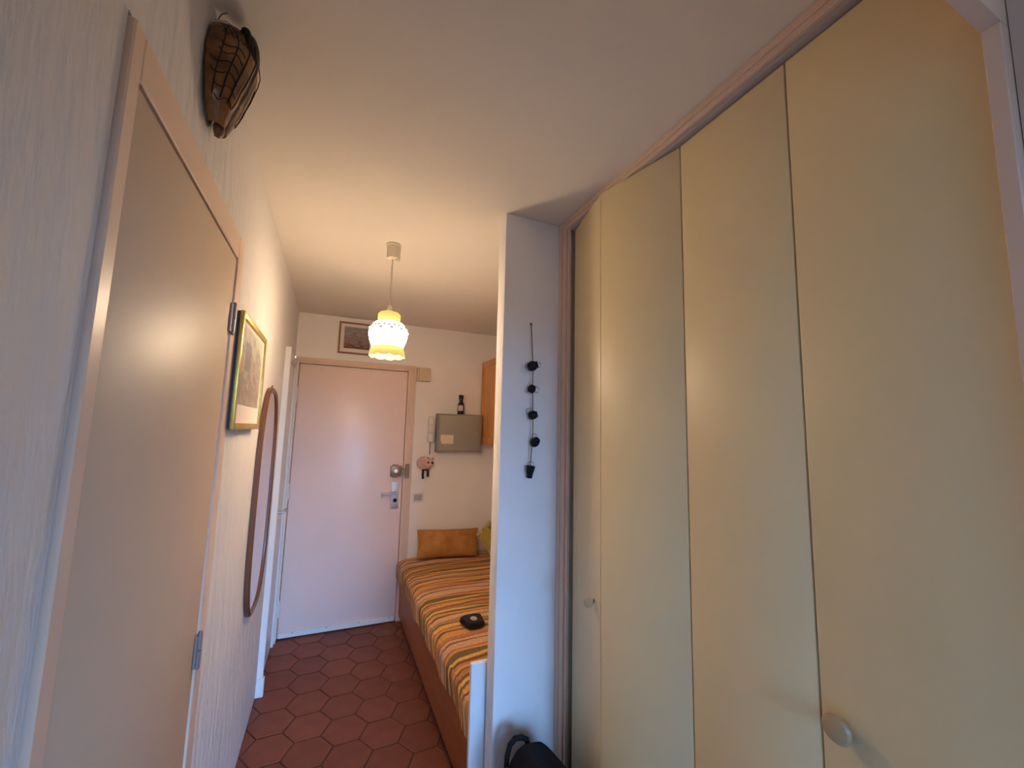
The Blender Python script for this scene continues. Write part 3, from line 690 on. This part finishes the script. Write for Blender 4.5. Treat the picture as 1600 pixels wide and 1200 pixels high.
for sgn in (-1, 1):
    bm = cpatch(sgn*radians(88), sgn*radians(6), 0, 1.0, lambda u, v: .003+.007*u*(1-u)*4*min(1, v*3))
    wg = obj('wing', bm, amber, cc, 'amber glazed wing'); s_ = wg.modifiers.new('thickness', 'SOLIDIFY'); s_.thickness = .004; s_.offset = 0
    vb = B()
    ths = lambda u: sgn*radians(88-74*u)
    for u in (.22, .45, .68, .88): tube(vb, [cpt(ths(u+.05*sin(4*v_/10)), v_/10*.9+.02, .013) for v_ in range(1, 10)], .0011, 5)
    for (va, ua, ub) in ((.34, .22, .68), (.42, .22, .68), (.52, .10, .68), (.62, .12, .75), (.72, .2, .8), (.82, .25, .85)):
        tube(vb, [cpt(ths(ua+(ub-ua)*k/6), va+.03*sin(k*1.2), .0125) for k in range(7)], .0010, 5)
    for k in range(6): tube(vb, [cpt(ths(.15+.1*k+.05*j_), .05+.06*j_, .012) for j_ in range(4)], .0008, 4); tube(vb, [cpt(ths(.35+.1*k-.05*j_), .05+.06*j_, .012) for j_ in range(4)], .0008, 4)
    obj('wing_vein', vb, M_['cic_dark'], wg)
bm = cpatch(-radians(9), radians(9), .10, 1.0, lambda u, v: .003+.004*sin(pi*u)*(1-.6*v), 8, 20); o = obj('abdomen', bm, M_['cic_dark'], cc, 'dark body ridge'); s_ = o.modifiers.new('thickness', 'SOLIDIFY'); s_.thickness = .006; s_.offset = -1
bm = B(); tq = cpt(0, .985, -.006); ellip(bm, (tq.x, tq.y, tq.z), .011, .015, .022, 14, 10); obj('tail', bm, M_['mirror_wood'], cc)
bm = B(); hp = cpt(0, .17, -.008); ellip(bm, (hp.x, hp.y, hp.z), .020, .036, .050, 20, 14); ellip(bm, (hp.x-.006, hp.y-.024, hp.z+.038), .010, .010, .010, 12, 8); ellip(bm, (hp.x-.006, hp.y+.024, hp.z+.038), .010, .010, .010, 12, 8)
obj('head', bm, M_['cic_dark'], cc, 'black head')
bm = B(); tp = [cpt(radians(a), 0.0, .004) for a in range(-88, 89, 11)]; vs = [bm.verts.new(p) for p in tp]; vs2 = [bm.verts.new(p+Vector((0, 0, -.006))) for p in tp]
bm.faces.new(vs); bm.faces.new(vs2[::-1])
for k in range(len(vs)): bm.faces.new((vs[k], vs[(k+1) % len(vs)], vs2[(k+1) % len(vs)], vs2[k]))
obj('top_rim', bm, M_['mirror_wood'], cc)
bm = B(); tube(bm, [(XL+.004, .985, 2.412), (XL+.02, 1.0, 2.430), (XL+.04, 1.01, 2.428), (XL+.055, 1.015, 2.416)], .0014, 5); tube(bm, [(XL+.008, .988, 2.418), (XL+.014, .985, 2.430), (XL+.024, .985, 2.438)], .0012, 5)
obj('hanging_wire', bm, M_['wire'], cc)

# ------------------------------------------------------------------ things on the end wall
ch = thing('door_chime', 'small cream plastic chime box beside the top of the entrance door', 'chime', (.705, D, 1.955))
obj('cover', bx(.662, .764, D-.045, D-.001, 1.957, 2.074, bev=.005, seg=2), M_['cream_plastic'], ch)
obj('side_grille', bx(.647, .6615, D-.038, D-.001, 1.957, 2.074, bev=.003), M_['cream_plastic'], ch)
eb = thing('fuse_box', 'grey metal fuse box with cream sticker on the end wall', 'fuse box', (1.035, D, 1.35))
yb = D-.095
obj('body', bx(.836, 1.238, yb+.012, D-.001, 1.352, 1.682, bev=.004, seg=2), M_['grey_edge'], eb)
obj('cover', bx(.850, 1.226, yb, yb+.0115, 1.366, 1.668, bev=.004, seg=2), M_['grey_box'], eb)
bm = B(); box(bm, .872, .975, yb-.0015, yb-.0002, 1.424, 1.500); box(bm, .862, .90, yb-.0012, yb-.0002, 1.446, 1.500); obj('sticker', bm, M_['sticker'], eb, 'blank cream sticker')
bm = B(); cyl(bm, (1.182, yb-.006, 1.52), (1.182, yb+.0, 1.52), .010, 12); obj('latch', bm, M_['grey_plastic'], eb)
bt = thing('bottle', 'small dark bottle with pale label standing on top of the grey fuse box', 'bottle', (1.045, D-.05, 1.682))
T2 = Matrix.Translation((1.045, D-.05, 1.6825))
bm = B(); lathe_solid(bm, [(.028, 0), (.030, .004), (.030, .080), (.027, .092), (.020, .104), (.0175, .112), (.0175, .135)], 20, T2); obj('glass', bm, M_['black_glass'], bt)
bm = B(); lathe_solid(bm, [(.018, .1355), (.0205, .139), (.0205, .168), (.018, .172)], 16, T2); obj('cap', bm, M_['black_matte'], bt)
bm = B(); ang = [radians(a) for a in range(200, 291, 10)]; g = [[bm.verts.new((1.045+.0307*cos(a), D-.05+.0307*sin(a), 1.6825+z)) for a in ang] for z in (.030, .078)]
for k in range(len(ang)-1): bm.faces.new((g[0][k], g[0][k+1], g[1][k+1], g[1][k]))
obj('label', bm, M_['pale_label'], bt, 'pale bottle label')
ic = thing('intercom', 'white intercom handset on the end wall left of the fuse box', 'intercom', (.795, D, 1.43))
obj('base', bx(.768, .826, D-.030, D-.001, 1.440, 1.640, bev=.006, seg=2), M_['white_plastic'], ic)
bm = B(); box(bm, .763, .806, D-.060, D-.032, 1.590, 1.655, bev=.008, seg=2); box(bm, .768, .801, D-.050, D-.034, 1.49, 1.60, bev=.006, seg=2); box(bm, .763, .806, D-.060, D-.032, 1.436, 1.505, bev=.008, seg=2)
obj('handset', bm, M_['white_plastic'], ic)
bm = B(); tube(bm, [(.79+.005*cos(k*1.2), D-.024+.005*sin(k*1.2), 1.438-.0022*k) for k in range(50)], .0024, 5); obj('cord', bm, M_['grey_plastic'], ic, 'coiled grey cord')
sh = thing('key_holder', 'pink pig shaped key holder with dark legs on the end wall', 'key holder', (.76, D, 1.12))
bm = B(); ellip(bm, (.752, D-.018, 1.255), .066, .017, .058, 24, 14); obj('body', bm, M_['pink'], sh)
bm = B(); ellip(bm, (.788, D-.034, 1.258), .042, .016, .036, 20, 12); ellip(bm, (.760, D-.036, 1.296), .014, .006, .017, 10, 8); ellip(bm, (.815, D-.036, 1.292), .013, .006, .016, 10, 8); obj('head', bm, M_['pink_light'], sh)
bm = B(); ellip(bm, (.776, D-.050, 1.262), .008, .005, .009, 10, 8); ellip(bm, (.812, D-.048, 1.260), .011, .007, .009, 10, 8); obj('face', bm, M_['black_matte'], sh, 'black eye and snout')
for xk, zk in ((.742, 1.125), (.783, 1.140)):
    bm = B(); tube(bm, [(xk, D-.018, 1.205), (xk, D-.018, zk+.02), (xk+.003, D-.018, zk)], .0095, 8); obj('leg', bm, M_['black_matte'], sh)
bm = B(); box(bm, .738, .79, D-.026, D-.010, 1.192, 1.206, bev=.002); obj('hook_rail', bm, M_['black_matte'], sh)
sw = thing('light_switch', 'small pale light switch on the end wall below the pig shaped key holder', 'switch', (.711, D, .97))
obj('plate', bx(.670, .752, D-.010, D-.001, .930, 1.010, bev=.003, seg=2), M_['white_plastic'], sw)
for k in range(2): obj('rocker', bx(.680+.033*k, .709+.033*k, D-.015, D-.0102, .945, .995, bev=.002), M_['grey_plastic'], sw)

# ------------------------------------------------------------------ wall cabinet over the bed
cb = thing('wall_cabinet', 'orange varnished wooden wall cabinet over the bed, on the alcove wall', 'cabinet', (1.34, 3.07, 1.42))
cy0, cy1, cz0, cz1 = 2.60, 3.553, 1.420, 2.172
obj('carcass', bx(1.268, 1.431, cy0, cy1, cz0, cz1, bev=.003), M_['pine'], cb)
for k, (a, b2) in enumerate(((3.080, 3.552), (2.602, 3.074))):
    bm = B(); xa, xb, st = 1.245, 1.267, .055
    for (c, d, e_, f_) in ((a, a+st, cz0+.003, cz1-.003), (b2-st*.55, b2, cz0+.003, cz1-.003), (a+st, b2-st*.55, cz0+.003, cz0+.06), (a+st, b2-st*.55, cz1-.06, cz1-.003)): box(bm, xa, xb, c, d, e_, f_, bev=.004, seg=2)
    box(bm, xa+.009, xb-.002, a+st-.004, b2-st*.55+.004, cz0+.056, cz1-.056)
    dr = obj('cabinet_door', bm, M_['pine'], cb)
    yk = b2-.03 if k == 0 else a+.03
    bm = B(); ellip(bm, (xa-.016, yk, 1.585), .012, .013, .013, 14, 10); cyl(bm, (xa-.012, yk, 1.585), (xa+.001, yk, 1.585), .006, 10); obj('knob', bm, M_['black_matte'], dr, 'dark round knob')
